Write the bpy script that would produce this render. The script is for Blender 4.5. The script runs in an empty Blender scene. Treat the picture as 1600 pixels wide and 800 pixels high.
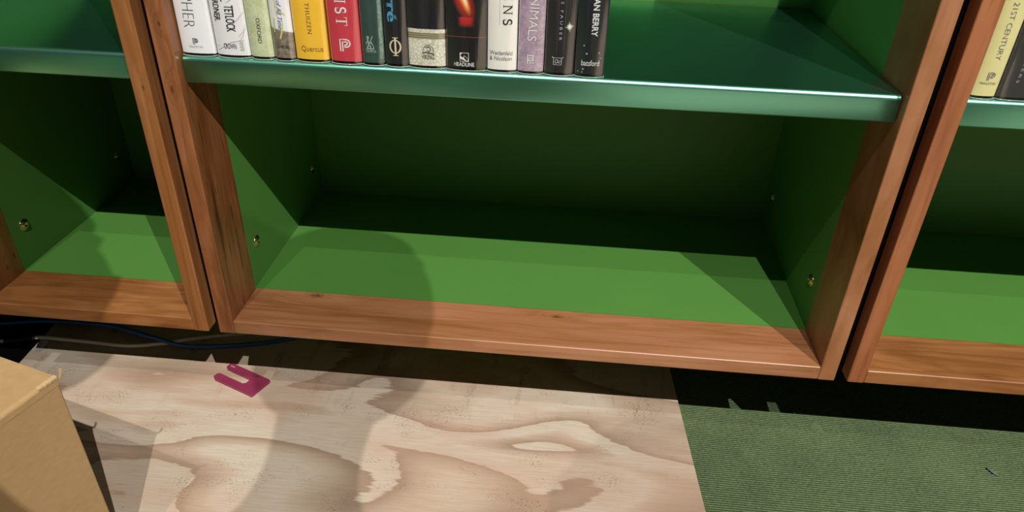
import bpy, bmesh, math, random
from mathutils import Vector, Matrix

# ---------------------------------------------------------------- camera, world, lights, exposure
S = bpy.context.scene
COL = S.collection
ZR = 0.1836                       # height of the bookcase rail's top edge above the carpet

cam_d = bpy.data.cameras.new('camera')
cam_d.sensor_width = 36.0
cam_d.lens = 1135.2 / 1600 * 36.0
cam_d.clip_start = 0.01
cam = bpy.data.objects.new('camera', cam_d)
COL.objects.link(cam)
cam.location = (0.3878, -0.6757, 0.5419 + ZR)
cam.rotation_euler = (1.0154, -0.0268, 0.0902)
S.camera = cam

S.view_settings.view_transform = 'Standard'
S.view_settings.look = 'None'
S.view_settings.gamma = 1.0
S.view_settings.use_curve_mapping = False
S.view_settings.exposure = -0.25

W = bpy.data.worlds.new('World')
S.world = W
W.use_nodes = True
W.node_tree.nodes['Background'].inputs['Color'].default_value = (1.0, 0.95, 0.88, 1)
W.node_tree.nodes['Background'].inputs['Strength'].default_value = 0.085

def spot(name, loc, target, power, radius=0.018, angle=40, color=(1, 0.955, 0.89)):
    d = bpy.data.lights.new(name, 'SPOT')
    d.energy = power; d.shadow_soft_size = radius; d.color = color
    d.spot_size = math.radians(angle); d.spot_blend = 0.8
    o = bpy.data.objects.new(name, d); COL.objects.link(o)
    o.location = loc
    o.rotation_euler = (Vector(target) - Vector(loc)).to_track_quat('-Z', 'Y').to_euler()
    return o
# three heads of the ceiling track, high up in front of the bookcases
spot('track_spot_right', (2.85, -3.70, 5.10 + ZR), (1.30, -0.95, 0.1), 1780, angle=46)
spot('track_spot_middle', (1.15, -3.70, 5.10 + ZR), (0.80, -0.60, 0.1), 1060, angle=80)
spot('track_spot_near', (-0.42, -2.76, 5.10 + ZR), (0.4, -0.2, 0.1), 340, angle=60)

# ---------------------------------------------------------------- helpers
def tag(o, label=None, cat=None, group=None, kind=None):
    if label: o['label'] = label
    if cat: o['category'] = cat
    if group: o['group'] = group
    if kind: o['kind'] = kind
    return o

def empty(name, loc=(0, 0, 0), rz=0.0):
    o = bpy.data.objects.new(name, None); COL.objects.link(o)
    o.location = loc; o.rotation_euler = (0, 0, rz); o.empty_display_size = 0.02
    return o

def link(name, me, mat=None, parent=None, smooth=False):
    o = bpy.data.objects.new(name, me); COL.objects.link(o)
    if mat is not None: me.materials.append(mat)
    if smooth:
        for p in me.polygons: p.use_smooth = True
    if parent is not None: o.parent = parent
    return o

def mesh(name, vs, fs, mat=None, parent=None, smooth=False):
    me = bpy.data.meshes.new(name)
    me.from_pydata([tuple(v) for v in vs], [], fs); me.update()
    bm = bmesh.new(); bm.from_mesh(me)
    bmesh.ops.recalc_face_normals(bm, faces=bm.faces[:]); bm.to_mesh(me); bm.free()
    return link(name, me, mat, parent, smooth)

def box(name, lo, hi, mat=None, parent=None, bev=0.0, seg=2, jitter=0.0, seed=0):
    bm = bmesh.new()
    bmesh.ops.create_cube(bm, size=1.0)
    for v in bm.verts:
        for k in range(3):
            v.co[k] = lo[k] if v.co[k] < 0 else hi[k]
    if bev > 0:
        bmesh.ops.bevel(bm, geom=bm.edges[:], offset=bev, segments=seg, profile=0.5, affect='EDGES')
    me = bpy.data.meshes.new(name); bm.to_mesh(me); bm.free()
    return link(name, me, mat, parent)

def sheet_of_faces(name, vs, fs, mat, parent=None):
    me = bpy.data.meshes.new(name); me.from_pydata([tuple(v) for v in vs], [], fs); me.update()
    return link(name, me, mat, parent)

def tube_mesh(name, pts, r, mat=None, parent=None, n=12, sub=8):
    # Catmull-Rom through pts, swept circle
    P = [Vector(p) for p in pts]
    Q = []
    for i in range(len(P) - 1):
        p0 = P[max(i - 1, 0)]; p1 = P[i]; p2 = P[i + 1]; p3 = P[min(i + 2, len(P) - 1)]
        for k in range(sub):
            t = k / sub
            Q.append(0.5 * ((2 * p1) + (p2 - p0) * t + (2 * p0 - 5 * p1 + 4 * p2 - p3) * t * t + (-p0 + 3 * p1 - 3 * p2 + p3) * t ** 3))
    Q.append(P[-1])
    vs, fs = [], []
    for i, c in enumerate(Q):
        d = (Q[min(i + 1, len(Q) - 1)] - Q[max(i - 1, 0)]).normalized()
        a = d.cross(Vector((0, 0, 1)))
        if a.length < 1e-4: a = Vector((1, 0, 0))
        a.normalize(); b = a.cross(d)
        for k in range(n):
            t = 2 * math.pi * k / n
            vs.append(c + r * (math.cos(t) * a + math.sin(t) * b))
    for i in range(len(Q) - 1):
        for k in range(n):
            fs.append((i * n + k, i * n + (k + 1) % n, (i + 1) * n + (k + 1) % n, (i + 1) * n + k))
    fs.append(tuple(range(n))[::-1]); fs.append(tuple((len(Q) - 1) * n + k for k in range(n)))
    return mesh(name, vs, fs, mat, parent, smooth=True)

# ---------------------------------------------------------------- materials
class NT:
    def __init__(s, name):
        s.m = bpy.data.materials.new(name); s.m.use_nodes = True
        s.t = s.m.node_tree; s.b = s.t.nodes['Principled BSDF']; s.out = s.t.nodes['Material Output']
    def n(s, typ, **kw):
        o = s.t.nodes.new(typ)
        ins = kw.pop('ins', {})
        for k, v in kw.items(): setattr(o, k, v)
        for k, v in ins.items(): s.set(o.inputs[k], v)
        return o
    def set(s, sock, v):
        if isinstance(v, bpy.types.NodeSocket): s.t.links.new(v, sock)
        elif isinstance(v, tuple) and len(v) == 3 and sock.type == 'RGBA': sock.default_value = (*v, 1)
        else: sock.default_value = v
    def obj(s):
        return s.n('ShaderNodeTexCoord').outputs['Object']
    def mapping(s, vec, scale=(1, 1, 1), loc=(0, 0, 0), rot=(0, 0, 0)):
        return s.n('ShaderNodeMapping', ins={'Vector': vec, 'Scale': scale, 'Location': loc, 'Rotation': rot}).outputs[0]
    def noise(s, vec, scale=1.0, detail=4.0, rough=0.55, dist=0.0):
        return s.n('ShaderNodeTexNoise', ins={'Vector': vec, 'Scale': scale, 'Detail': detail, 'Roughness': rough, 'Distortion': dist}).outputs[0]
    def math(s, op, a, b=0.0, c=None, clamp=False):
        o = s.n('ShaderNodeMath', operation=op, use_clamp=clamp)
        s.set(o.inputs[0], a); s.set(o.inputs[1], b)
        if c is not None: s.set(o.inputs[2], c)
        return o.outputs[0]
    def ramp(s, fac, stops, interp='LINEAR'):
        o = s.n('ShaderNodeValToRGB', ins={'Fac': fac}); cr = o.color_ramp; cr.interpolation = interp
        while len(cr.elements) < len(stops): cr.elements.new(0.5)
        for e, (p, c) in zip(cr.elements, stops):
            e.position = p; e.color = (*c, 1) if isinstance(c, tuple) else (c, c, c, 1)
        return o.outputs[0]
    def mix(s, fac, a, b, blend='MIX'):
        o = s.n('ShaderNodeMix', data_type='RGBA', blend_type=blend)
        s.set(o.inputs[0], fac); s.set(o.inputs[6], a); s.set(o.inputs[7], b)
        return o.outputs[2]
    def sep(s, vec):
        return s.n('ShaderNodeSeparateXYZ', ins={0: vec}).outputs
    def bump(s, h, strength=0.2, dist=0.001):
        s.set(s.b.inputs['Normal'], s.n('ShaderNodeBump', ins={'Height': h, 'Strength': strength, 'Distance': dist}).outputs[0])
    def fin(s, color=None, rough=0.5, metal=0.0, spec=0.5, coat=0.0):
        if color is not None: s.set(s.b.inputs['Base Color'], color)
        s.set(s.b.inputs['Roughness'], rough); s.b.inputs['Metallic'].default_value = metal
        s.b.inputs['Specular IOR Level'].default_value = spec
        s.b.inputs['Coat Weight'].default_value = coat
        return s.m

def plain(name, color, rough=0.5, metal=0.0, spec=0.5, coat=0.0, var=0.0):
    t = NT(name)
    if var > 0:
        f = t.noise(t.obj(), 45, 4)
        c = t.mix(t.ramp(f, [(0.3, 0.0), (0.7, 1.0)]), tuple(v * (1 - var) for v in color), tuple(min(1, v * (1 + var)) for v in color))
        return t.fin(c, rough, metal, spec, coat)
    return t.fin(color, rough, metal, spec, coat)

def wood(name, light, mid, dark, axis='z', across=26.0, along=1.6, seed=0.0, streak=0.0, knots=(), rough=0.36, cath=0.5, spec=0.5):
    t = NT(name); v = t.obj()
    def sc(al, ac): return {'x': (al, ac, ac), 'y': (ac, al, ac), 'z': (ac, ac, al)}[axis]
    # knots push the grain aside
    warp = None; kmask = None
    for (kp, kr) in knots:
        d = t.n('ShaderNodeVectorMath', operation='SUBTRACT', ins={0: v, 1: kp}).outputs[0]
        d = t.n('ShaderNodeVectorMath', operation='MULTIPLY', ins={0: d, 1: sc(0.45 / kr, 1.0 / kr)}).outputs[0]
        L = t.n('ShaderNodeVectorMath', operation='LENGTH', ins={0: d}).outputs['Value']
        g = t.math('DIVIDE', 1.0, t.math('ADD', t.math('MULTIPLY', L, L), 1.0))
        core = t.ramp(t.math('ADD', L, t.math('MULTIPLY', t.noise(v, 300, 2), 0.7)), [(0.35, 1.0), (1.0, 0.0)])
        warp = g if warp is None else t.math('ADD', warp, g)
        kmask = core if kmask is None else t.math('MAXIMUM', kmask, core)
    m1 = t.mapping(v, sc(along, across), (seed, seed * 1.7, seed * 0.6))
    if warp is not None:
        m1 = t.n('ShaderNodeVectorMath', operation='ADD', ins={0: m1, 1: t.n('ShaderNodeCombineXYZ', ins={0: t.math('MULTIPLY', warp, 0.8), 1: t.math('MULTIPLY', warp, 1.3), 2: t.math('MULTIPLY', warp, 0.7)}).outputs[0]}).outputs[0]
    n1 = t.noise(m1, 1.0, 3, 0.5, 0.5)
    rings = t.math('FRACT', t.math('MULTIPLY', n1, 6.0))
    rings = t.ramp(rings, [(0.0, 0.35), (0.25, 0.85), (0.7, 1.0), (1.0, 0.35)])
    n3 = t.noise(t.mapping(v, sc(along * 2.2, across * 0.7), (seed * 3, 0, seed)), 1.0, 3, 0.5, 0.8)
    n2 = t.noise(t.mapping(v, sc(16, 420), (seed, 0, 0)), 1.0, 4, 0.6)
    f = t.math('ADD', t.math('MULTIPLY', rings, cath * 0.5), t.math('ADD', t.math('MULTIPLY', n3, 0.9), t.math('MULTIPLY', n2, 0.25)))
    f = t.math('SUBTRACT', f, 0.12 + cath * 0.12)
    col = t.ramp(f, [(0.25, dark), (0.5, mid), (0.8, light)])
    n6 = t.noise(t.mapping(v, sc(along * 2.2, across * 2.6), (seed * 5, seed, 2)), 1.0, 4, 0.6, 0.6)
    col = t.mix(t.ramp(n6, [(0.48, 0.0), (0.72, 0.5)]), col, tuple(c * 0.75 for c in dark[:1]) + (dark[1] * 0.85, dark[2] * 0.7))
    n7 = t.noise(t.mapping(v, sc(along * 3.0, across * 0.9), (seed * 1.3, 6, seed)), 1.0, 4, 0.6, 0.9)
    col = t.mix(t.ramp(n7, [(0.48, 0.0), (0.66, 0.6)]), col, (mid[0] * 0.80, mid[1] * 0.78, mid[2] * 0.50))
    if streak > 0:
        n4 = t.noise(t.mapping(v, sc(9, 130), (seed * 2, seed, 0)), 1.0, 4, 0.6, 1.2)
        n5 = t.noise(t.mapping(v, sc(6, 18), (seed, 3, 0)), 1.0, 2)
        k = t.ramp(t.math('ADD', t.math('MULTIPLY', n4, 0.7), t.math('MULTIPLY', n5, 0.3)), [(0.56, 0.0), (0.66, 1.0)])
        col = t.mix(t.math('MULTIPLY', k, streak), col, tuple(c * 0.16 for c in dark))
    if kmask is not None:
        col = t.mix(t.math('MULTIPLY', kmask, 0.8), col, tuple(c * 0.3 for c in dark))
    col = t.mix(1.0, col, (0.88, 0.88, 0.84), 'MULTIPLY')
    t.bump(n2, 0.12, 0.0006)
    return t.fin(col, t.math('ADD', t.math('MULTIPLY', n2, 0.2), rough - 0.1), spec=spec)

M = {}
def green_paint():
    t = NT('green_paint'); v = t.obj()
    n = t.noise(v, 7, 3); f = t.noise(v, 900, 2)
    col = t.mix(n, (0.068, 0.198, 0.036), (0.078, 0.220, 0.042))
    t.bump(f, 0.05, 0.0003)
    return t.fin(col, t.math('ADD', t.math('MULTIPLY', n, 0.12), 0.42), spec=0.4)
M['green'] = green_paint()
def teal_metal():
    t = NT('teal_metallic_powder_coat'); v = t.obj()
    f = t.noise(v, 1800, 2)
    t.bump(f, 0.06, 0.0002)
    return t.fin((0.21, 0.60, 0.45), 0.31, metal=1.0, spec=0.5)
M['teal'] = teal_metal()
RED = ((0.36, 0.155, 0.058), (0.27, 0.102, 0.033), (0.14, 0.044, 0.013))
PINK = ((0.44, 0.205, 0.108), (0.345, 0.142, 0.063), (0.20, 0.066, 0.020))
BRN = ((0.34, 0.142, 0.052), (0.235, 0.086, 0.027), (0.11, 0.034, 0.010))
M['stile_a'] = wood('wood_figured_dark', (0.33, 0.130, 0.054), (0.22, 0.074, 0.027), (0.10, 0.028, 0.010), 'z', 30, 2.5, 3.1, streak=0.85, cath=0.6,
                    knots=(((-0.010, 0.0, 0.290 + ZR), 0.004), ((-0.008, 0.0, 0.355 + ZR), 0.003)))
M['stile_b'] = wood('wood_stile_pink', PINK[0], PINK[1], PINK[2], 'z', 16, 3.5, 7.7, streak=0.12, cath=0.35)
M['stile_c'] = wood('wood_stile_orange', RED[0], RED[1], RED[2], 'z', 34, 1.2, 12.4, streak=0.0, cath=0.6, knots=(((-0.040, 0, 0.29 + ZR), 0.003),))
M['stile_d'] = wood('wood_stile_red', (0.42, 0.165, 0.074), (0.35, 0.122, 0.050), (0.22, 0.066, 0.024), 'z', 38, 1.8, 21.0, streak=0.35, cath=0.4)
M['stile_e'] = wood('wood_stile_knotty', BRN[0], BRN[1], BRN[2], 'z', 20, 2.0, 31.0, streak=0.3, knots=(((-0.3152, 0.05, 0.02 + ZR), 0.004), ((-0.3152, 0.066, 0.028 + ZR), 0.005)))
M['rail_a'] = wood('wood_rail_pink', PINK[0], PINK[1], PINK[2], 'x', 26, 1.5, 2.2, streak=0.10, cath=0.5,
                   knots=(((0.0835, 0.066, ZR), 0.009), ((0.3922, 0.0595, ZR), 0.006)))
M['rail_b'] = wood('wood_rail_brown', BRN[0], BRN[1], BRN[2], 'x', 22, 2.2, 5.5, streak=0.05, cath=0.7)
M['rail_c'] = wood('wood_rail_cathedral', RED[0], RED[1], RED[2], 'x', 20, 2.8, 9.3, streak=0.05, cath=0.9)
M['black'] = plain('black_board', (0.003, 0.003, 0.003), 0.9, spec=0.05)
M['wall'] = plain('dark_wall_paint', (0.03, 0.03, 0.03), 0.8, var=0.1)

def brass():
    t = NT('brass'); return t.fin((0.72, 0.55, 0.26), 0.22, metal=1.0)
M['brass'] = brass()

def carpet(name='ribbed_green_carpet', k=1.0):
    t = NT(name); v = t.obj()
    a = t.noise(t.mapping(v, (260, 700, 300)), 1.0, 3, 0.7)
    b = t.noise(v, 9, 3)
    s = t.noise(t.mapping(v, (260, 300, 10), (4, 4, 0)), 1.0, 1)
    col = t.ramp(t.math('ADD', t.math('MULTIPLY', a, 0.75), t.math('MULTIPLY', b, 0.25)), [(0.26, (0.036 * k, 0.056 * k, 0.027 * k)), (0.52, (0.104 * k, 0.150 * k, 0.070 * k)), (0.80, (0.20 * k, 0.25 * k, 0.125 * k))])
    col = t.mix(t.ramp(s, [(0.76, 0.0), (0.84, 1.0)]), col, (0.30 * k, 0.34 * k, 0.20 * k))
    t.bump(a, 0.45, 0.001)
    return t.fin(col, 0.95, spec=0.15)
M['carpet'] = carpet()
M['carpet_groove_shade'] = carpet('ribbed_green_carpet_groove_shade', 0.22)   # darkened carpet colour, shade painted into the grooves between the cords

def plywood():
    t = NT('pine_plywood'); v = t.obj()
    w = t.noise(t.mapping(v, (2.0, 5.0, 1), (1.3, 0.4, 0)), 1.0, 2)
    # rotary-cut veneer: contours of a slow field stretched along x
    p = t.mapping(v, (2.1, 6.0, 1.0), (0.35, 0.75, 0))
    edge = t.noise(t.mapping(v, (18, 160, 1)), 1.0, 3, 0.6)
    fld = t.math('ADD', t.noise(p, 1.0, 2.5, 0.45, 0.7), t.math('MULTIPLY', edge, 0.03))
    r = t.math('FRACT', t.math('MULTIPLY', fld, 6.5))
    band = t.ramp(r, [(0.0, 0.15), (0.025, 0.95), (0.45, 1.0), (0.8, 0.45), (1.0, 0.05)])
    fine = t.noise(t.mapping(v, (22, 480, 1)), 1.0, 4, 0.65)
    tone = t.noise(t.mapping(v, (5, 9, 1), (7, 2, 0)), 1.0, 3)
    col = t.ramp(band, [(0.0, (0.29, 0.204, 0.148)), (0.35, (0.38, 0.29, 0.217)), (0.8, (0.50, 0.405, 0.312)), (1.0, (0.56, 0.49, 0.40))])
    col = t.mix(t.ramp(tone, [(0.42, 0.0), (0.62, 0.4)]), col, (0.48, 0.30, 0.20))
    col = t.mix(t.ramp(fine, [(0.40, 0.22), (0.58, 0.0)]), col, (0.33, 0.20, 0.12))
    # brown specks gathered in patches, running along the grain
    patch = t.noise(t.mapping(v, (16, 16, 1), (3.3, 9.1, 0)), 1.0, 3, 0.6)
    sp = t.noise(t.mapping(v, (300, 750, 1)), 1.0, 2, 0.7)
    msk = t.math('MULTIPLY', t.ramp(patch, [(0.52, 0.0), (0.62, 1.0)]), t.ramp(sp, [(0.57, 0.0), (0.66, 1.0)]))
    col = t.mix(t.math('MULTIPLY', msk, 0.85), col, (0.085, 0.042, 0.030))
    st = t.noise(t.mapping(v, (45, 9, 1), (2, 2, 0)), 1.0, 4, 0.6)
    m2 = t.math('MULTIPLY', t.ramp(st, [(0.56, 0.0), (0.68, 1.0)]), t.ramp(sp, [(0.45, 0.0), (0.6, 1.0)]))
    back = t.ramp(t.sep(v)[1], [(0.0, 0.0), (0.12, 1.0)])
    col = t.mix(t.math('MULTIPLY', t.math('MULTIPLY', m2, back), 0.85), col, (0.12, 0.05, 0.04))
    t.bump(fine, 0.06, 0.0006)
    return t.fin(col, t.math('ADD', t.math('MULTIPLY', fine, 0.1), 0.5), spec=0.3)
M['ply'] = plywood()
M['ply_edge'] = wood('plywood_edge', (0.5, 0.36, 0.22), (0.4, 0.27, 0.16), (0.25, 0.16, 0.09), 'x', 200, 3, 4.4)

def cardboard():
    t = NT('brown_cardboard'); v = t.obj()
    f = t.noise(t.mapping(v, (90, 90, 260)), 1.0, 4, 0.6); b = t.noise(v, 6, 3); s = t.noise(v, 420, 2)
    col = t.ramp(t.math('ADD', t.math('MULTIPLY', f, 0.5), t.math('MULTIPLY', b, 0.5)), [(0.3, (0.37, 0.235, 0.105)), (0.7, (0.46, 0.305, 0.150))])
    col = t.mix(t.ramp(s, [(0.74, 0.0), (0.8, 0.5)]), col, (0.7, 0.55, 0.36))
    t.bump(f, 0.12, 0.001)
    return t.fin(col, 0.75, spec=0.25)
M['card'] = cardboard()
M['card_edge'] = plain('torn_cardboard_edge', (0.47, 0.32, 0.165), 0.85, var=0.12)
M['pink'] = plain('pink_plastic', (0.24, 0.030, 0.075), 0.38, spec=0.5, var=0.08)
M['blue'] = plain('blue_cable_sheath', (0.018, 0.12, 0.42), 0.4)
M['grey'] = plain('grey_cable_sheath', (0.80, 0.78, 0.74), 0.45)
M['sleeve_black'] = plain('black_cable_sleeve', (0.008, 0.008, 0.009), 0.55)
M['tape'] = plain('pale_tape', (0.33, 0.36, 0.40), 0.4)
M['lint'] = plain('grey_lint', (0.10, 0.15, 0.10), 0.9)

# ---------------------------------------------------------------- room
floor = box('floor', (-3, -4.5, -0.05), (4, 0.375, -0.0028), M['carpet'])
tag(floor, kind='structure')
def ribs():
    vs, fs = [], []
    pitch = 0.0035; y = -1.30; x0, x1 = -1.2, 1.9
    prof = [(0.0, -0.0026), (0.20, -0.0012), (0.34, -0.0003), (0.5, 0.0), (0.66, -0.0003), (0.80, -0.0012)]
    k = 0
    while y < 0.36:
        for (u, h) in prof:
            vs += [(x0, y + u * pitch, h), (x1, y + u * pitch, h)]
        y += pitch
    for i in range(len(vs) // 2 - 1):
        fs.append((2 * i, 2 * i + 1, 2 * i + 3, 2 * i + 2))
    o = sheet_of_faces('carpet_ribs', vs, fs, M['carpet'], floor)
    o['kind'] = 'stuff'
    o.data.materials.append(M['carpet_groove_shade'])
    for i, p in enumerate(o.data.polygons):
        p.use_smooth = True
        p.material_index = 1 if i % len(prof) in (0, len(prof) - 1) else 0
ribs()
wall = box('wall_back', (-3, 0.377, -0.05), (4, 0.45, 2.8), M['wall']); tag(wall, kind='structure')
kick = box('trim_1', (-1.20, 0.235, 0.0), (1.70, 0.255, ZR - 0.03), M['black']); tag(kick, kind='structure')

# ---------------------------------------------------------------- bookcases
ST, D, RH, RD, Z1, TH = 0.019, 0.3548, 0.0186, 0.074, 0.3213, 0.027
TOP = 1.18
def shelf_profile(y0, y1, ztop, th, r):
    pts = []
    pts.append((y1, ztop))
    for k in range(9):
        a = math.radians(90 + 90 * k / 8)
        pts.append((y0 + r + r * math.cos(a), ztop - r + r * math.sin(a)))
    r2 = 0.0015
    for k in range(4):
        a = math.radians(180 + 90 * k / 3)
        pts.append((y0 + r2 + r2 * math.cos(a), ztop - th + r2 + r2 * math.sin(a)))
    pts.append((y1, ztop - th))
    return pts
def extrude_x(name, prof, x0, x1, mat, parent, bev=0.0012):
    n = len(prof); vs, fs = [], []
    cy = sum(p[0] for p in prof) / n; cz = sum(p[1] for p in prof) / n
    rings = [(x0, 0.985), (x0 + bev, 1.0), (x1 - bev, 1.0), (x1, 0.985)]
    for (x, s) in rings:
        for (py, pz) in prof:
            q = 0.0 if s == 1.0 else bev * 0.8
            yy = py + (q if py < cy else -q) ; zz = pz + (q if pz < cz else -q)
            vs.append((x, yy, zz))
    for i in range(3):
        for k in range(n):
            fs.append((i * n + k, i * n + (k + 1) % n, (i + 1) * n + (k + 1) % n, (i + 1) * n + k))
    fs.append(tuple(range(n))); fs.append(tuple(3 * n + k for k in range(n)))
    o = mesh(name, vs, fs, mat, parent)
    me = o.data
    for p in me.polygons: p.use_smooth = len(p.vertices) == 4
    me.set_sharp_from_angle(angle=math.radians(40))
    return o

def bolt_mesh():
    prof = [(0.0, 0.0016), (0.0018, 0.0016), (0.0020, 0.0030), (0.0038, 0.0029), (0.0052, 0.0022), (0.0058, 0.0014),
            (0.0060, 0.0011), (0.0078, 0.0010), (0.0082, 0.0005), (0.0082, -0.0005)]
    n = 20; vs, fs = [], []
    for (r, h) in prof:
        for k in range(n):
            a = 2 * math.pi * k / n
            vs.append((h, r * math.cos(a), r * math.sin(a)))
    for i in range(len(prof) - 1):
        for k in range(n):
            fs.append((i * n + k, i * n + (k + 1) % n, (i + 1) * n + (k + 1) % n, (i + 1) * n + k))
    me = bpy.data.meshes.new('bolt'); me.from_pydata(vs, [], fs); me.update()
    bm = bmesh.new(); bm.from_mesh(me); bmesh.ops.remove_doubles(bm, verts=bm.verts[:], dist=1e-6)
    bmesh.ops.recalc_face_normals(bm, faces=bm.faces[:]); bm.to_mesh(me); bm.free()
    for p in me.polygons: p.use_smooth = True
    me.materials.append(M['brass'])
    return me
BOLT = bolt_mesh()

def bookcase(xl, xr, m_left, m_right, m_rail, label):
    """xl, xr: inner faces of the two stiles."""
    root = empty('bookcase', ((xl + xr) / 2, 0, 0)); tag(root, label, 'bookcase')
    def P(o):
        o.parent = root; o.matrix_parent_inverse = root.matrix_basis.inverted(); return o
    zb = ZR - RH
    P(box('stile', (xl - ST, 0, zb), (xl, RD, TOP), m_left, None, 0.0014, 3))
    P(box('stile', (xr, 0, zb), (xr + ST, RD, TOP), m_right, None, 0.0014, 3))
    P(box('bottom_rail', (xl, 0.0002, zb + 0.0003), (xr, RD, ZR), m_rail, None, 0.0015, 3))
    P(box('side_panel', (xl - ST + 0.0005, RD, zb), (xl - 0.0004, D + 0.012, TOP), M['green'], None, 0.0004))
    P(box('side_panel', (xr + 0.0004, RD, zb), (xr + ST - 0.0005, D + 0.012, TOP), M['green'], None, 0.0004))
    P(box('back_panel', (xl - 0.0004, D, zb), (xr + 0.0004, D + 0.012, TOP), M['green']))
    P(box('bottom_panel', (xl - 0.0004, RD, zb), (xr + 0.0004, D, ZR - 0.0002), M['green']))
    P(box('top_panel', (xl - 0.0004, 0.002, TOP - 0.02), (xr + 0.0004, D, TOP - 0.001), M['green'], None, 0.0008))
    for zt in (Z1, 0.765):
        P(extrude_x('shelf', shelf_profile(0.0106, D - 0.004, zt + ZR, TH, 0.0052), xl + 0.001, xr - 0.001, M['teal'], None))
    for (y, z) in ((0.100, 0.0548), (0.325, 0.0545)):
        for sx in (0, 1):
            b = bpy.data.objects.new('bolt', BOLT); COL.objects.link(b)
            b.location = ((xl - 0.0004) if sx == 0 else (xr + 0.0004), y, z + ZR)
            b.rotation_euler = (0.4 * sx, 0, 0 if sx == 0 else math.pi)
            P(b)
    return root
GAPL, GAPR = 0.0138, 0.0145
XL_R = -GAPL - 2 * ST             # inner right face of the narrow left case
XR_L = 0.7 + GAPR + 2 * ST        # inner left face of the right case
bookcase(0.0, 0.7, M['stile_a'], M['stile_b'], M['rail_a'], 'wooden-framed green bookcase in the middle holding the row of fourteen books')
bookcase(-0.3152, XL_R, M['stile_e'], M['stile_c'], M['rail_c'], 'narrow wooden-framed green bookcase with an empty shelf, behind the cardboard box')
bookcase(XR_L, XR_L + 0.7, M['stile_d'], M['stile_b'], M['rail_b'], 'wooden-framed green bookcase over the ribbed carpet, holding the yellow book')

for k, (xa, xb) in enumerate(((XL_R + ST, -ST), (0.7 + ST, XR_L - ST), (-0.3152 - ST - GAPL, -0.3152 - ST))):
    o = box('trim_%d' % (k + 2), (xa + 0.0002, 0.020, ZR - RH), (xb - 0.0002, 0.032, TOP), M['black']); tag(o, kind='structure')
bookcase(-0.3152 - 2 * ST - GAPL - 0.7, -0.3152 - 2 * ST - GAPL, M['stile_d'], M['stile_c'], M['rail_b'], 'wooden-framed green bookcase added out of view beyond the narrow one, to shade the left end of the row')  # unseen case, added so no light leaks in past the narrow one

# ---------------------------------------------------------------- books
ZS = Z1 + ZR
def film():
    t = NT('clear_plastic_film')
    tr = t.n('ShaderNodeBsdfTransparent', ins={'Color': (0.97, 0.98, 0.98)})
    gl = t.n('ShaderNodeBsdfGlossy', ins={'Color': (1, 1, 1), 'Roughness': 0.08})
    bn = t.n('ShaderNodeBump', ins={'Height': t.noise(t.mapping(t.obj(), (110, 110, 9)), 1.0, 2), 'Strength': 0.35, 'Distance': 0.002})
    t.t.links.new(bn.outputs[0], gl.inputs['Normal'])
    fr = t.math('POWER', t.n('ShaderNodeLayerWeight', ins={'Blend': 0.5}).outputs['Facing'], 4.0)
    mx = t.n('ShaderNodeMixShader', ins={0: t.math('ADD', t.math('MULTIPLY', fr, 0.7), 0.13, clamp=True), 1: tr.outputs[0], 2: gl.outputs[0]})
    t.t.links.new(mx.outputs[0], t.out.inputs['Surface'])
    return t.m
M['film'] = film()
M['rim'] = plain('clear_film_rim', (0.42, 0.46, 0.46), 0.12, spec=0.8)
def paper():
    t = NT('book_pages'); v = t.obj()
    n = t.noise(t.mapping(v, (2600, 4, 4)), 1.0, 2)
    return t.fin(t.ramp(n, [(0.3, (0.55, 0.50, 0.40)), (0.7, (0.78, 0.74, 0.64))]), 0.85)
M['pages'] = paper()

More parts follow.
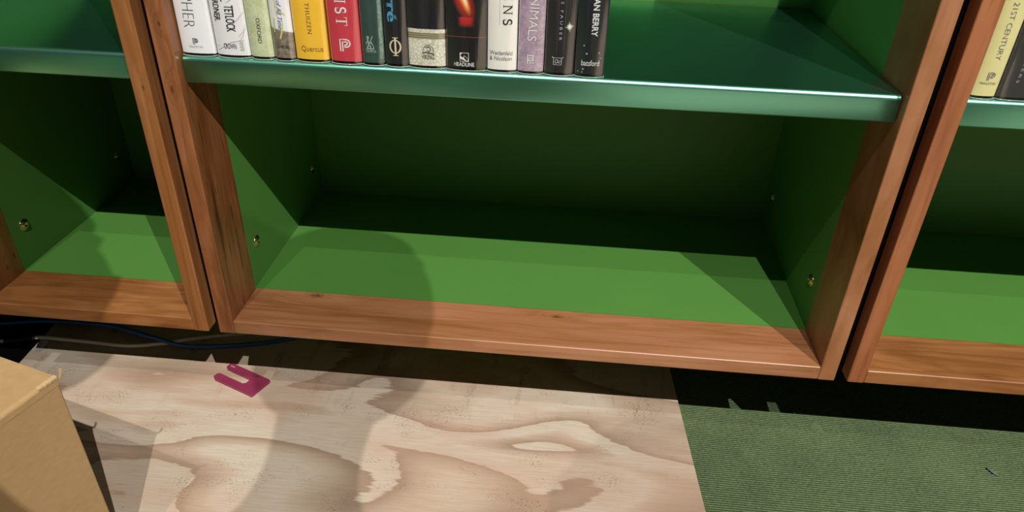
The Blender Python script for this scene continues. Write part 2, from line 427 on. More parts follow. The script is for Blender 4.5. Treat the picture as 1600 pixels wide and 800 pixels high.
class Book:
    def __init__(s, x0, x1, h, mat, label, bulge=0.0028, depth=0.155, yf=0.0135, group=None, film=True, zoff=0.0028):
        s.x0, s.x1, s.h, s.yf, s.b = x0, x1, h, yf, bulge
        s.xc, s.hw = (x0 + x1) / 2, (x1 - x0) / 2
        s.root = empty('book', (s.xc, yf, ZS)); tag(s.root, label, 'book', group)
        N = 14; th = 0.0022; z0, z1 = ZS + zoff, ZS + h
        outer, inner = [], []
        for k in range(N + 1):
            x = x0 + (x1 - x0) * k / N
            outer.append((x, s.y(x)))
            t_ = -1 + 2 * k / N
            inner.append((s.xc + t_ * (s.hw - th), s.y(x) + th * 0.8))
        outer = [(x0, yf + depth)] + [(x0, yf + bulge + 0.006)] + outer + [(x1, yf + bulge + 0.006)] + [(x1, yf + depth)]
        inner = [(x0 + th, yf + depth)] + [(x0 + th, yf + bulge + 0.006)] + inner + [(x1 - th, yf + bulge + 0.006)] + [(x1 - th, yf + depth)]
        n = len(outer); vs = []
        for P_ in (outer, inner):
            for z in (z0, z1):
                vs += [(p[0], p[1], z) for p in P_]
        fs = []
        ob, ot, ib, it = 0, n, 2 * n, 3 * n
        for k in range(n - 1):
            fs += [(ob + k, ob + k + 1, ot + k + 1, ot + k), (ib + k + 1, ib + k, it + k, it + k + 1),
                   (ob + k + 1, ob + k, ib + k, ib + k + 1), (ot + k, ot + k + 1, it + k + 1, it + k)]
        for k in (0, n - 1):
            fs.append((ob + k, ot + k, it + k, ib + k))
        s.part(mesh('cover', vs, fs, mat))
        s.cover = None
        for p in s.root.children[0].data.polygons: p.use_smooth = True
        s.root.children[0].data.set_sharp_from_angle(angle=math.radians(35))
        s.part(box('pages', (x0 + th, yf + bulge + 0.004, z0 + 0.003), (x1 - th, yf + depth - 0.004, z1 - 0.004), M['pages']))
        if film:
            vs, fs = [], []
            F = [(x0 - 0.0002, yf + 0.05), (x0 - 0.0002, yf + bulge + 0.004)] + [(x0 + (x1 - x0) * k / N, s.y(x0 + (x1 - x0) * k / N) - 0.0011) for k in range(N + 1)] + [(x1 + 0.0002, yf + bulge + 0.004), (x1 + 0.0002, yf + 0.05)]
            zz = [ZS + 0.0006, ZS + 0.0022, z1 - 0.002, z1 + 0.0015]
            for i, z in enumerate(zz):
                q = (0.0012, 0.0009, 0.0, 0.0)[i]
                vs += [(p[0], p[1] - q * max(0.0, 1 - ((p[0] - s.xc) / s.hw) ** 2), z) for p in F]
            m_ = len(F)
            for i in range(3):
                for k in range(m_ - 1): fs.append((i * m_ + k, i * m_ + k + 1, (i + 1) * m_ + k + 1, (i + 1) * m_ + k))
            # welded rim of the film at its foot: a thin thread that catches the light
            o = sheet_of_faces('plastic_sleeve', vs, fs, M['film'])
            for p in o.data.polygons: p.use_smooth = True
            s.part(o)
            rim = [(vs[k][0], vs[k][1], ZS + 0.0007) for k in range(1, m_ - 1)]
            s.part(tube_mesh('sleeve_rim', rim, 0.00032, M['rim'], n=6, sub=2))
    def y(s, x):
        t = (x - s.xc) / s.hw
        return s.yf + s.b * min(1.2, abs(t)) ** 2.4
    def part(s, o):
        o.parent = s.root; o.matrix_parent_inverse = s.root.matrix_basis.inverted(); return o
    def lay(s, name, bm, mat, eps=0.00035, label=None):
        """bm holds flat (x, z) shapes in its x, y; wrap them onto the spine."""
        for k in range(-6, 7):
            x = s.xc + s.hw * k / 6.5
            g = bm.verts[:] + bm.edges[:] + bm.faces[:]
            bmesh.ops.bisect_plane(bm, geom=g, plane_co=(x, 0, 0), plane_no=(1, 0, 0))
        for v in bm.verts:
            x, z = v.co.x, v.co.y
            v.co = (x, s.y(x) - eps, z + ZR)
        bmesh.ops.recalc_face_normals(bm, faces=bm.faces[:])
        me = bpy.data.meshes.new(name); bm.to_mesh(me); bm.free()
        o = link(name, me, mat)
        if label: o['label'] = label
        return s.part(o)
    # --- text fitted into a rectangle of the spine; down=True reads downwards
    def text(s, body, x0, x1, z0, z1, mat, down=False, bold=0.0, shear=0.0, space=1.0, name='lettering', slant=0.0):
        c = bpy.data.curves.new('t', 'FONT'); c.body = body; c.size = 1.0; c.offset = bold; c.shear = shear; c.space_character = space
        c.resolution_u = 3; c.align_x = 'CENTER'
        o = bpy.data.objects.new('t', c); COL.objects.link(o)
        bpy.context.view_layer.update()
        me = bpy.data.meshes.new_from_object(o.evaluated_get(bpy.context.evaluated_depsgraph_get()))
        bpy.data.objects.remove(o); bpy.data.curves.remove(c)
        bm = bmesh.new(); bm.from_mesh(me); bpy.data.meshes.remove(me)
        ax = min(v.co.x for v in bm.verts); bx = max(v.co.x for v in bm.verts)
        ay = min(v.co.y for v in bm.verts); by = max(v.co.y for v in bm.verts)
        for v in bm.verts:
            u = (v.co.x - ax) / (bx - ax); w = (v.co.y - ay) / (by - ay)
            if down: v.co = (x0 + w * (x1 - x0) + slant * (0.5 - u), z1 - u * (z1 - z0), 0)
            else: v.co = (x0 + u * (x1 - x0), z0 + w * (z1 - z0), 0)
        return s.lay(name, bm, mat)
    def strokes(s, paths, x0, x1, z0, z1, mat, down=False, name='emblem', eps=0.00035, slant=0.0):
        """paths: list of (points in the unit square, width as a share of the shorter side, closed)"""
        bm = bmesh.new()
        def T(p):
            if down: return Vector((x0 + p[1] * (x1 - x0) + slant * (0.5 - p[0]), z1 - p[0] * (z1 - z0)))
            return Vector((x0 + p[0] * (x1 - x0), z0 + p[1] * (z1 - z0)))
        sh = min(x1 - x0, z1 - z0)
        for i, (pts, w, closed) in enumerate(paths):
            Q = [T(p) for p in pts]
            if w is None:
                try: bm.faces.new([bm.verts.new((q.x, q.y, 0)) for q in Q])
                except ValueError: pass
                continue
            n = len(Q); hw = w * sh / 2; L, R_ = [], []
            for k in range(n):
                a = Q[(k - 1) % n] if (closed or k > 0) else Q[k]
                b = Q[(k + 1) % n] if (closed or k < n - 1) else Q[k]
                d = (b - a).normalized(); nn = Vector((-d.y, d.x))
                L.append(bm.verts.new((*(Q[k] + nn * hw), 0))); R_.append(bm.verts.new((*(Q[k] - nn * hw), 0)))
            for k in range(n if closed else n - 1):
                j = (k + 1) % n
                bm.faces.new((L[k], R_[k], R_[j], L[j]))
        return s.lay(name, bm, mat, eps)
def arc(cx, cy, rx, ry, a0, a1, n=12):
    return [(cx + rx * math.cos(math.radians(a0 + (a1 - a0) * k / n)), cy + ry * math.sin(math.radians(a0 + (a1 - a0) * k / n))) for k in range(n + 1)]
P_LOGO = [([(0.06, 0.0), (0.06, 0.94), (0.5, 0.94)] + arc(0.55, 0.64, 0.38, 0.30, 90, -90) + [(0.48, 0.34)], 0.11, False),
          ([(0.27, 0.0), (0.27, 0.75), (0.5, 0.75)] + arc(0.53, 0.64, 0.18, 0.12, 90, -90) + [(0.48, 0.52), (0.48, 0.30)], 0.11, False)]
def rect(x0, y0, x1, y1): return ([(x0, y0), (x1, y0), (x1, y1), (x0, y1)], None, True)
SERIF = {
 'I': [rect(0.36, 0, 0.64, 1), rect(0.1, 0, 0.9, 0.05), rect(0.1, 0.95, 0.9, 1)],
 'T': [rect(0.41, 0, 0.59, 1), rect(0.0, 0.94, 1, 1), rect(0, 0.74, 0.05, 1), rect(0.95, 0.74, 1, 1), rect(0.25, 0, 0.75, 0.05)],
 'S': [(arc(0.5, 0.735, 0.34, 0.225, 40, 235, 14) + arc(0.5, 0.265, 0.36, 0.235, 60, -145, 14), 0.15, False), rect(0.78, 0.66, 0.84, 0.96), rect(0.13, 0.03, 0.19, 0.34)],
 'E': [rect(0.12, 0, 0.3, 1), rect(0.0, 0, 0.88, 0.05), rect(0.0, 0.95, 0.84, 1), rect(0.3, 0.48, 0.66, 0.53), rect(0.82, 0, 0.88, 0.28), rect(0.78, 0.74, 0.84, 1), rect(0.62, 0.38, 0.66, 0.63)],
 'N': [rect(0.12, 0, 0.19, 1), rect(0.81, 0, 0.88, 1), ([(0.1, 1), (0.28, 1), (0.9, 0), (0.8, 0)], None, True), rect(0, 0, 0.32, 0.05), rect(0.68, 0.95, 1, 1), rect(0, 0.95, 0.2, 1)],
}
def serif_word(word, gap=0.25, widths=None):
    out = []; n = len(word); tot = 0; ws = []
    for ch in word:
        w = {'I': 0.42, 'T': 0.85, 'S': 0.7, 'E': 0.75, 'N': 1.0}[ch]; ws.append(w); tot += w
    tot += gap * (n - 1); x = 0
    for ch, w in zip(word, ws):
        for (pts, wd, cl) in SERIF[ch]:
            out.append(([((x + p[0] * w) / tot, p[1]) for p in pts], wd, cl))
        x += w + gap
    return out

ink = {k: plain('ink_' + k, c, 0.4) for k, c in dict(black=(0.012, 0.012, 0.014), white=(0.80, 0.80, 0.78), grey=(0.16, 0.17, 0.19), blue=(0.10, 0.42, 0.66),
       cream=(0.76, 0.66, 0.47), navy=(0.10, 0.14, 0.36), brown=(0.10, 0.075, 0.06), palegrey=(0.42, 0.43, 0.45), lime=(0.62, 0.66, 0.24), tempus=(0.45, 0.55, 0.52), oker=(0.25, 0.17, 0.04)).items()}
def cov(name, c, rough=0.35, var=0.05): return plain(name, c, rough, var=var)
GROUP = 'hardback books standing on the middle bookcase shelf'

# 1 white
b = Book(0.0015, 0.0355, 0.236, cov('jacket_white', (0.90, 0.91, 0.94), var=0.02), 'white book with thin grey capitals PHER, first at the wooden stile', group=GROUP)
b.text('PHER', 0.0105, 0.0215, 0.3494, 0.3800, ink['black'], True, bold=-0.028, slant=0.003)
b.strokes(P_LOGO, 0.0150, 0.0207, 0.3329, 0.3390, ink['black'])
b.text('PRINCETON', 0.0105, 0.0245, 0.3297, 0.3316, ink['palegrey'])
# 2 white with black condensed letters
b = Book(0.0378, 0.0710, 0.240, cov('jacket_pale', (0.87, 0.87, 0.885), var=0.02), 'white book reading TETLOCK and CROWN in black condensed capitals', group=GROUP)
b.text('TETLOCK', 0.0524, 0.0613, 0.3471, 0.3723, ink['black'], True, bold=0.012, slant=0.0012)
b.text('.', 0.0505, 0.0520, 0.3755, 0.3772, ink['black'], True)
b.text('ARDNER', 0.0415, 0.0479, 0.3575, 0.3805, ink['black'], True, bold=0.008, slant=0.001)
b.text('CROWN', 0.0460, 0.0588, 0.3304, 0.3356, ink['black'], bold=0.01)
b.strokes([([(0.0, 0.05), (0.5, 0.2), (0.9, 0.24)], 0.012, False), ([(0.62, 0.5), (0.8, 0.58), (1.0, 0.70)], 0.012, False), ([(0.02, 0.62), (0.22, 0.63)], 0.012, False), ([(0.03, 0.54), (0.12, 0.545)], 0.014, False),
           ([(0.78, 0.22), (0.9, 0.32), (1.0, 0.44)], 0.012, False), ([(0.76, 0.30), (0.92, 0.38), (1.0, 0.5)], 0.01, False), ([(0.0, 0.13), (0.06, 0.125)], 0.02, False), ([(0.55, 0.86), (0.75, 0.92), (0.86, 0.99)], 0.012, False)],
          0.0392, 0.0700, 0.3255, 0.3830, ink['palegrey'], name='decorative_lines')
b.strokes([rect(0.3, 0, 1, 1), rect(0, 0.86, 0.4, 1), rect(0, 0.58, 0.4, 0.72), rect(0, 0.3, 0.4, 0.44), rect(0, 0.02, 0.4, 0.16)], 0.0622, 0.0660, 0.3290, 0.3392, plain('grey_sticker', (0.55, 0.55, 0.54), 0.3), name='sticker')
# 3 pale green
def mottled(name, a, b_, sc=90, c=None):
    t = NT(name); v = t.obj(); n = t.noise(v, sc, 6, 0.65); m_ = t.noise(v, sc * 4, 3)
    col = t.ramp(t.math('ADD', t.math('MULTIPLY', n, 0.7), t.math('MULTIPLY', m_, 0.3)), [(0.34, a), (0.62, b_)] + ([(0.75, c)] if c else []))
    return t.fin(col, 0.4)
b = Book(0.0725, 0.0950, 0.222, mottled('jacket_sage', (0.50, 0.56, 0.31), (0.66, 0.73, 0.48)), 'pale sage green book with OXFORD running down its spine', group=GROUP)
b.text('OXFORD', 0.0822, 0.0861, 0.3375, 0.3616, ink['brown'], True, slant=0.0008)
# 4 white over stone
def stone_jacket():
    t = NT('jacket_white_over_stone'); v = t.obj(); x, y, z = t.sep(v)
    zz = t.math('ADD', z, t.math('MULTIPLY', x, 0.22))
    k = t.ramp(t.math('MULTIPLY', t.math('SUBTRACT', zz, 0.3505 + ZR + 0.1065 * 0.22), 900, clamp=False), [(0.0, 0.0), (1.0, 1.0)])
    st = t.ramp(t.noise(v, 220, 5, 0.7), [(0.3, (0.10, 0.075, 0.06)), (0.55, (0.27, 0.22, 0.17)), (0.75, (0.42, 0.38, 0.26))])
    pk = t.ramp(t.noise(t.mapping(v, (260, 40, 20)), 1.0, 2), [(0.55, (0.88, 0.88, 0.90)), (0.72, (0.72, 0.50, 0.46))])
    return t.fin(t.mix(k, st, pk), 0.35)
b = Book(0.0965, 0.1168, 0.226, stone_jacket(), 'slim white book with lime brush strokes and a brown stone foot', group=GROUP)
b.text('of All Time', 0.1045, 0.1090, 0.3520, 0.3790, ink['navy'], True, shear=0.3, slant=0.0012)
b.strokes([([(0.05, 0.05), (0.16, 0.42)], 0.1, False), ([(0.42, -0.1), (0.62, 0.12), (0.7, 0.3)], 0.11, False), ([(0.3, 0.9), (0.36, 0.72), (0.75, 0.55), (0.92, 0.5)], 0.09, False), ([(0.6, 1.02), (0.8, 0.95)], 0.09, False), ([(0.3, 0.70), (0.36, 0.5), (0.42, 0.45)], 0.07, False)],
          0.0985, 0.1130, 0.3465, 0.3850, ink['lime'], name='brush_strokes', eps=0.0002)
b.text('OXFORD', 0.1005, 0.1130, 0.3336, 0.3363, ink['black'])
# 5 yellow
b = Book(0.1182, 0.1502, 0.238, cov('jacket_yellow', (0.92, 0.55, 0.045), var=0.02), 'bright yellow book reading Quercus at its foot', group=GROUP)
b.text('THUIZEN', 0.1325, 0.1368, 0.3494, 0.3783, ink['oker'], True, space=1.15, bold=-0.005)
b.text('Quercus', 0.1245, 0.1458, 0.3312, 0.3374, ink['oker'])
# 6 red
b = Book(0.1528, 0.1832, 0.236, cov('jacket_red', (0.60, 0.05, 0.075), var=0.03), 'crimson red book with white serif letters IST and a white emblem', group=GROUP)
b.strokes(serif_word('IST', 0.3), 0.1618, 0.1724, 0.3585, 0.3830, ink['white'], True, name='lettering')
b.strokes(P_LOGO, 0.1630, 0.1742, 0.3338, 0.3462, ink['white'])
# 7 dark green
b = Book(0.1846, 0.2063, 0.226, mottled('jacket_bottle_green', (0.030, 0.066, 0.060), (0.040, 0.082, 0.074), 30), 'dark bottle green book with a small pale seated figure emblem', group=GROUP)
b.strokes([([(0.05, 0.02), (0.95, 0.0)], 0.09, False), (arc(0.30, 0.86, 0.10, 0.09, 0, 360), 0.09, False), ([(0.28, 0.76), (0.34, 0.6), (0.52, 0.5), (0.66, 0.72), (0.84, 0.98)], 0.07, False),
           ([(0.24, 0.70), (0.2, 0.55), (0.42, 0.44)], 0.07, False), (arc(0.22, 0.38, 0.14, 0.12, -30, 200), 0.08, False), (arc(0.52, 0.36, 0.13, 0.12, 0, 250), 0.08, False),
           ([(0.3, 0.3), (0.2, 0.06)], 0.12, False), ([(0.5, 0.26), (0.58, 0.06)], 0.12, False), ([(0.66, 0.55), (0.82, 0.3), (0.92, 0.14), (0.86, 0.02)], 0.06, False)],
          0.1887, 0.1975, 0.3376, 0.3502, ink['tempus'])
b.text('TEMPUS', 0.1882, 0.1987, 0.3341, 0.3366, ink['tempus'])
b.strokes([rect(0, 0, 1, 1)], 0.2022, 0.2055, 0.328, 0.54, mottled('jacket_edge_pattern', (0.02, 0.06, 0.05), (0.20, 0.38, 0.32), 260), name='cover_pattern', eps=0.0001)
# 8 black with phi
b = Book(0.2075, 0.2297, 0.232, cov('jacket_black', (0.014, 0.015, 0.018)), 'black book with blue rounded letters and a cream phi symbol', group=GROUP)
for k in range(-2, 3):
    b.text('rré', 0.2115, 0.2203, 0.3652 + k * 0.00035, 0.3888 + k * 0.00035, ink['blue'], True)
b.strokes([rect(0.44, 0.0, 0.58, 1.0), rect(0.28, 0.0, 0.74, 0.035), rect(0.28, 0.965, 0.74, 1.0)] + [(arc(0.5, 0.5, 0.44, 0.35, 0, 360, 36), 0.085, False), (arc(0.5, 0.5, 0.42, 0.34, -50, 50, 16), 0.13, False), (arc(0.5, 0.5, 0.42, 0.34, 130, 230, 16), 0.13, False)],
          0.2118, 0.2240, 0.3322, 0.3499, ink['cream'])
# 9 Viking
def viking_jacket():
    t = NT('jacket_black_over_crackle'); v = t.obj(); x, y, z = t.sep(v)
    vo = t.n('ShaderNodeTexVoronoi', feature='DISTANCE_TO_EDGE', ins={'Vector': t.n('ShaderNodeVectorMath', operation='ADD', ins={0: v, 1: t.n('ShaderNodeVectorMath', operation='SCALE', ins={0: t.n('ShaderNodeTexNoise', ins={'Vector': v, 'Scale': 300.0}).outputs[1], 'Scale': 0.002}).outputs[0]}).outputs[0], 'Scale': 300.0}).outputs['Distance']
    gate = t.noise(v, 60, 2)
    cr = t.math('MULTIPLY', t.ramp(vo, [(0.0, 1.0), (0.10, 0.0)]), t.ramp(gate, [(0.35, 0.15), (0.6, 0.8)]))
    cream = t.mix(cr, t.ramp(t.noise(v, 120, 3), [(0.3, (0.68, 0.66, 0.52)), (0.7, (0.84, 0.83, 0.71))]), (0.20, 0.19, 0.15))
    def band(lo, hi):
        return t.math('MULTIPLY', t.math('GREATER_THAN', z, lo + ZR), t.math('LESS_THAN', z, hi + ZR))
    col = t.mix(t.math('LESS_THAN', z, 0.3592 + ZR), (0.016, 0.016, 0.019), cream)
    gold = t.ramp(t.math('FRACT', t.math('MULTIPLY', z, 520)), [(0.0, (0.06, 0.05, 0.03)), (0.45, (0.42, 0.35, 0.20)), (0.6, (0.5, 0.44, 0.28)), (1.0, (0.05, 0.04, 0.03))])
    col = t.mix(band(0.3497, 0.3555), col, gold)
    return t.fin(col, 0.35)
b = Book(0.2304, 0.2662, 0.240, viking_jacket(), 'thick black book with a cream crackled foot and gold bands', group=GROUP)
b.strokes([(arc(0.5, 0.18, 0.44, 0.78, 0, 180, 18), 0.05, False), ([(0.0, 0.08), (0.3, 0.16), (0.6, 0.1), (1.0, 0.02)], 0.12, False), (arc(0.5, 0.5, 0.2, 0.26, 150, -80, 12), 0.09, False), ([(0.33, 0.6), (0.42, 0.72)], 0.08, False), ([(0.45, 0.5), (0.5, 0.25)], 0.07, False)],
          0.2440, 0.2556, 0.3358, 0.3450, ink['brown'])
b.text('VIKING', 0.2432, 0.2556, 0.3305, 0.3352, ink['brown'], bold=0.01)
# 10 Headline: candle photograph printed on black
def candle_jacket():
    t = NT('jacket_candle_print'); v = t.obj()
    def blob(cx, cz, rx, rz, tilt, lo, hi):
        p = t.n('ShaderNodeVectorMath', operation='SUBTRACT', ins={0: v, 1: (cx, 0.0135, cz + ZR)}).outputs[0]
        p = t.n('ShaderNodeVectorRotate', rotation_type='Y_AXIS', ins={'Vector': p, 'Angle': tilt}).outputs[0]
        p = t.n('ShaderNodeVectorMath', operation='MULTIPLY', ins={0: p, 1: (1 / rx, 0.0, 1 / rz)}).outputs[0]
        L = t.n('ShaderNodeVectorMath', operation='LENGTH', ins={0: p}).outputs['Value']
        return t.ramp(L, [(lo, 1.0), (hi, 0.0)])
    col = t.mix(t.math('MULTIPLY', blob(0.2835, 0.389, 0.010, 0.024, 0.38, 0.0, 1.0), 1.0), (0.014, 0.013, 0.015), (0.75, 0.05, 0.03))
    col = t.mix(blob(0.2838, 0.391, 0.0042, 0.019, 0.38, 0.35, 1.0), col, (1.0, 0.42, 0.06))
    col = t.mix(blob(0.2838, 0.392, 0.0022, 0.015, 0.38, 0.3, 1.0), col, (1.0, 0.92, 0.62))
    x, y, z = t.sep(v)
    box_ = t.math('MULTIPLY', t.math('MULTIPLY', t.ramp(t.math('ABSOLUTE', t.math('SUBTRACT', x, 0.2867)), [(0.0050, 1.0), (0.0056, 0.0)]), t.math('LESS_THAN', z, 0.3722 + ZR)), t.ramp(t.math('SUBTRACT', z, 0.3625 + ZR), [(0.0, 0.0), (0.005, 1.0)]))
    col = t.mix(t.math('MULTIPLY', box_, 0.95), col, (0.52, 0.03, 0.03))
    ln = t.math('LESS_THAN', t.math('ABSOLUTE', t.math('SUBTRACT', z, 0.3537 + ZR)), 0.00025)
    col = t.mix(ln, col, (0.30, 0.06, 0.05))
    return t.fin(col, 0.32)
b = Book(0.2672, 0.3062, 0.240, candle_jacket(), 'thick black book with a red candle and orange flame on its spine', group=GROUP)
b.strokes([rect(0, 0, 1, 0.05), rect(0, 0.95, 1, 1), rect(0, 0, 0.05, 1), rect(0.95, 0, 1, 1), ([(0.05, 0.3), (0.05, 0.95), (0.2, 0.95), (0.95, 0.3), (0.95, 0.05), (0.75, 0.05)], None, True)], 0.2805, 0.2893, 0.3303, 0.3388, ink['white'])
b.strokes([([(0.0, 0.72), (0.06, 0.95), (0.3, 0.98), (0.5, 0.70), (0.36, 0.52), (0.2, 0.5)], None, True), ([(0.55, 0.66), (0.42, 0.46), (0.78, 0.06), (0.95, 0.04), (1.0, 0.24)], None, True)], 0.2813, 0.2886, 0.3310, 0.3380, ink['black'], name='emblem_detail', eps=0.0005)
b.text('HEADLINE', 0.2747, 0.2945, 0.3256, 0.3294, ink['white'], bold=0.01)
# 11 white ENS
b = Book(0.3072, 0.3352, 0.236, cov('jacket_ivory', (0.86, 0.84, 0.79), var=0.02), 'ivory book with black serif letters ENS and a two-line publisher name', group=GROUP)
b.strokes(serif_word('ENS', 0.42), 0.3218, 0.3302, 0.3665, 0.3955, ink['black'], True, name='lettering')
b.strokes([rect(0, 0, 1, 1)], 0.3184, 0.3187, 0.3665, 0.54, ink['palegrey'], name='ruled_line')
b.text('Weidenfeld', 0.3094, 0.3312, 0.3385, 0.3425, ink['grey'])
b.text('& Nicolson', 0.3094, 0.3308, 0.3333, 0.3372, ink['grey'])
# 12 mauve
b = Book(0.3364, 0.3612, 0.224, mottled('jacket_mauve', (0.30, 0.22, 0.31), (0.54, 0.41, 0.50), 110, (0.70, 0.62, 0.68)), 'mottled mauve book with white capitals NIMALS down its spine', group=GROUP)
b.text('NIMALS', 0.3462, 0.3545, 0.3533, 0.3935, ink['white'], True, slant=0.0025, bold=-0.008)
b.strokes([rect(0, 0, 0.16, 1), rect(0.16, 0.3, 0.9, 0.42), rect(0.84, 0.3, 1, 1), rect(0.3, 0.55, 0.7, 0.66), rect(0.3, 0.8, 0.7, 0.92), rect(0.84, 0.0, 1, 0.18), rect(0.45, 0.0, 0.6, 0.2)], 0.3456, 0.3516, 0.3317, 0.3405, ink['white'])
# 13 charcoal
b = Book(0.3622, 0.3902, 0.236, cov('jacket_charcoal', (0.022, 0.021, 0.023)), 'charcoal book with a white sparkling star on its spine', group=GROUP)
b.text('S FAUBER', 0.3748, 0.3775, 0.3552, 0.3905, ink['palegrey'], True, space=1.7)
star = []
for k in range(12):
    a = math.radians(k * 30 + 8); L = 0.5 if k % 3 == 0 else 0.36
    star.append(([(0.5 + 0.06 * math.cos(a + 1.57), 0.5 + 0.06 * math.sin(a + 1.57)), (0.5 + L * math.cos(a), 0.5 + L * math.sin(a)), (0.5 - 0.06 * math.cos(a + 1.57), 0.5 - 0.06 * math.sin(a + 1.57))], None, True))
star.append((arc(0.5, 0.5, 0.13, 0.13, 0, 345, 14), None, True))
b.strokes(star, 0.3795, 0.3885, 0.3628, 0.3733, plain('ink_star', (0.86, 0.83, 0.74), 0.3), name='star')
b.strokes([(arc(0.5, 0.5, 0.5, 0.5, 0, 330, 10), None, True)], 0.3697, 0.3712, 0.3915, 0.3930, ink['palegrey'], name='dot')
b.strokes([rect(0.12, 0, 0.88, 0.06), rect(0.12, 0, 0.18, 0.8), rect(0.82, 0, 0.88, 0.8), rect(0.0, 0.8, 1, 0.86), ([(0.0, 1.0), (0.0, 0.8), (0.2, 0.8)], None, True), ([(1.0, 1.0), (1.0, 0.8), (0.8, 0.8)], None, True),
           (arc(0.42, 0.42, 0.14, 0.2, 0, 300), 0.07, False), (arc(0.62, 0.5, 0.12, 0.16, 120, 400), 0.07, False), ([(0.3, 0.2), (0.5, 0.3), (0.72, 0.22)], 0.06, False)], 0.3692, 0.3800, 0.3317, 0.3400, ink['palegrey'])
b.strokes([rect(0, 0, 0.06, 1), rect(0.94, 0, 1, 1)], 0.3730, 0.3800, 0.342, 0.54, plain('ink_dark_grey', (0.09, 0.09, 0.09), 0.35), name='ruled_line')
# 14 black
b = Book(0.3912, 0.4196, 0.232, cov('jacket_night', (0.015, 0.019, 0.022)), 'black book with bold white capitals AN BERRY, last of the row', group=GROUP)
b.text('AN BERRY', 0.4048, 0.4106, 0.3604, 0.3945, ink['white'], True, bold=0.02)
b.text('batsford', 0.3974, 0.4144, 0.3325, 0.3380, ink['white'])
rnd = random.Random(4)
for (x, z, r) in ((0.3988, 0.3515, 0.0007), (0.4018, 0.3440, 0.0009), (0.4135, 0.3450, 0.0007), (0.3992, 0.3292, 0.0008), (0.3985, 0.3262, 0.0006), (0.3945, 0.3268, 0.0006), (0.4150, 0.3402, 0.0005)):
    b.strokes([(arc(0.5, 0.5, 0.5, 0.5, 0, 330, 10), None, True)], x - r, x + r, z - r, z + r, ink['palegrey'], name='dot')

# two books in the right-hand case
G2 = 'books standing on the right-hand bookcase shelf'
b = Book(0.7605, 0.7815, 0.234, cov('jacket_lemon', (0.74, 0.69, 0.33), var=0.03), 'pale yellow book reading 21ST CENTURY, beside the right wooden stile', group=G2, bulge=0.002)
b.text('21ST CENTURY', 0.7685, 0.7730, 0.3580, 0.4081, ink['grey'], True, slant=-0.0015, bold=-0.01)
b.strokes(P_LOGO, 0.7682, 0.7750, 0.3388, 0.3465, ink['grey'])
b.text('PRINCETON', 0.7640, 0.7779, 0.3350, 0.3371, ink['grey'])
b = Book(0.7832, 0.8180, 0.238, cov('jacket_slate', (0.03, 0.03, 0.032)), 'dark slate book under clear film, beside the pale yellow book', group=G2, bulge=0.002)
b.text('A K E R S', 0.7950, 0.7972, 0.3380, 0.3640, ink['palegrey'], True)

# ---------------------------------------------------------------- plywood sheet
ZP = ZR - RH - 0.145              # top face of the plywood
def ply(label, x_left, x_right, yb, yf_, skew):
    root = empty('plywood_sheet', ((x_left + x_right) / 2, (yb + yf_) / 2, 0.0)); tag(root, label, 'plywood')
    def xr(y): return x_right - (y - 0.028) * skew
    def xl(y): return x_left - (y - 0.028) * skew
    lay = [(ZP - 0.017, ZP - 0.0115), (ZP - 0.0115, ZP - 0.0055), (ZP - 0.0055, ZP)]
    for i, (z0, z1) in enumerate(lay):
        e = 0.0004 if i == 1 else 0.0
        vs = [(xl(yf_) + e, yf_ + e, z0), (xr(yf_) - e, yf_ + e, z0), (xr(yb) - e, yb - e, z0), (xl(yb) + e, yb - e, z0)]
        vs += [(x, y, z1) for (x, y, _) in vs]
        o = mesh('veneer_layer', vs, [(0, 3, 2, 1), (4, 5, 6, 7), (0, 1, 5, 4), (1, 2, 6, 5), (2, 3, 7, 6), (3, 0, 4, 7)], M['ply'] if i == 2 else M['ply_edge'])
        o.parent = root; o.matrix_parent_inverse = root.matrix_basis.inverted()
# the right edge follows the photographed line, the sheet runs back under the bookcase
ply('bare pine plywood sheet with brown specks lying under the cardboard box', -0.3746, 0.5759, 0.225, -0.80, 0.0712)
ply('bare pine plywood sheet added out of view in front of the bookcases, for the shelves to reflect', 0.66, 2.80, -0.50, -2.9, 0.02)  # unseen sheet, added as a bright surface for the metal shelves to reflect

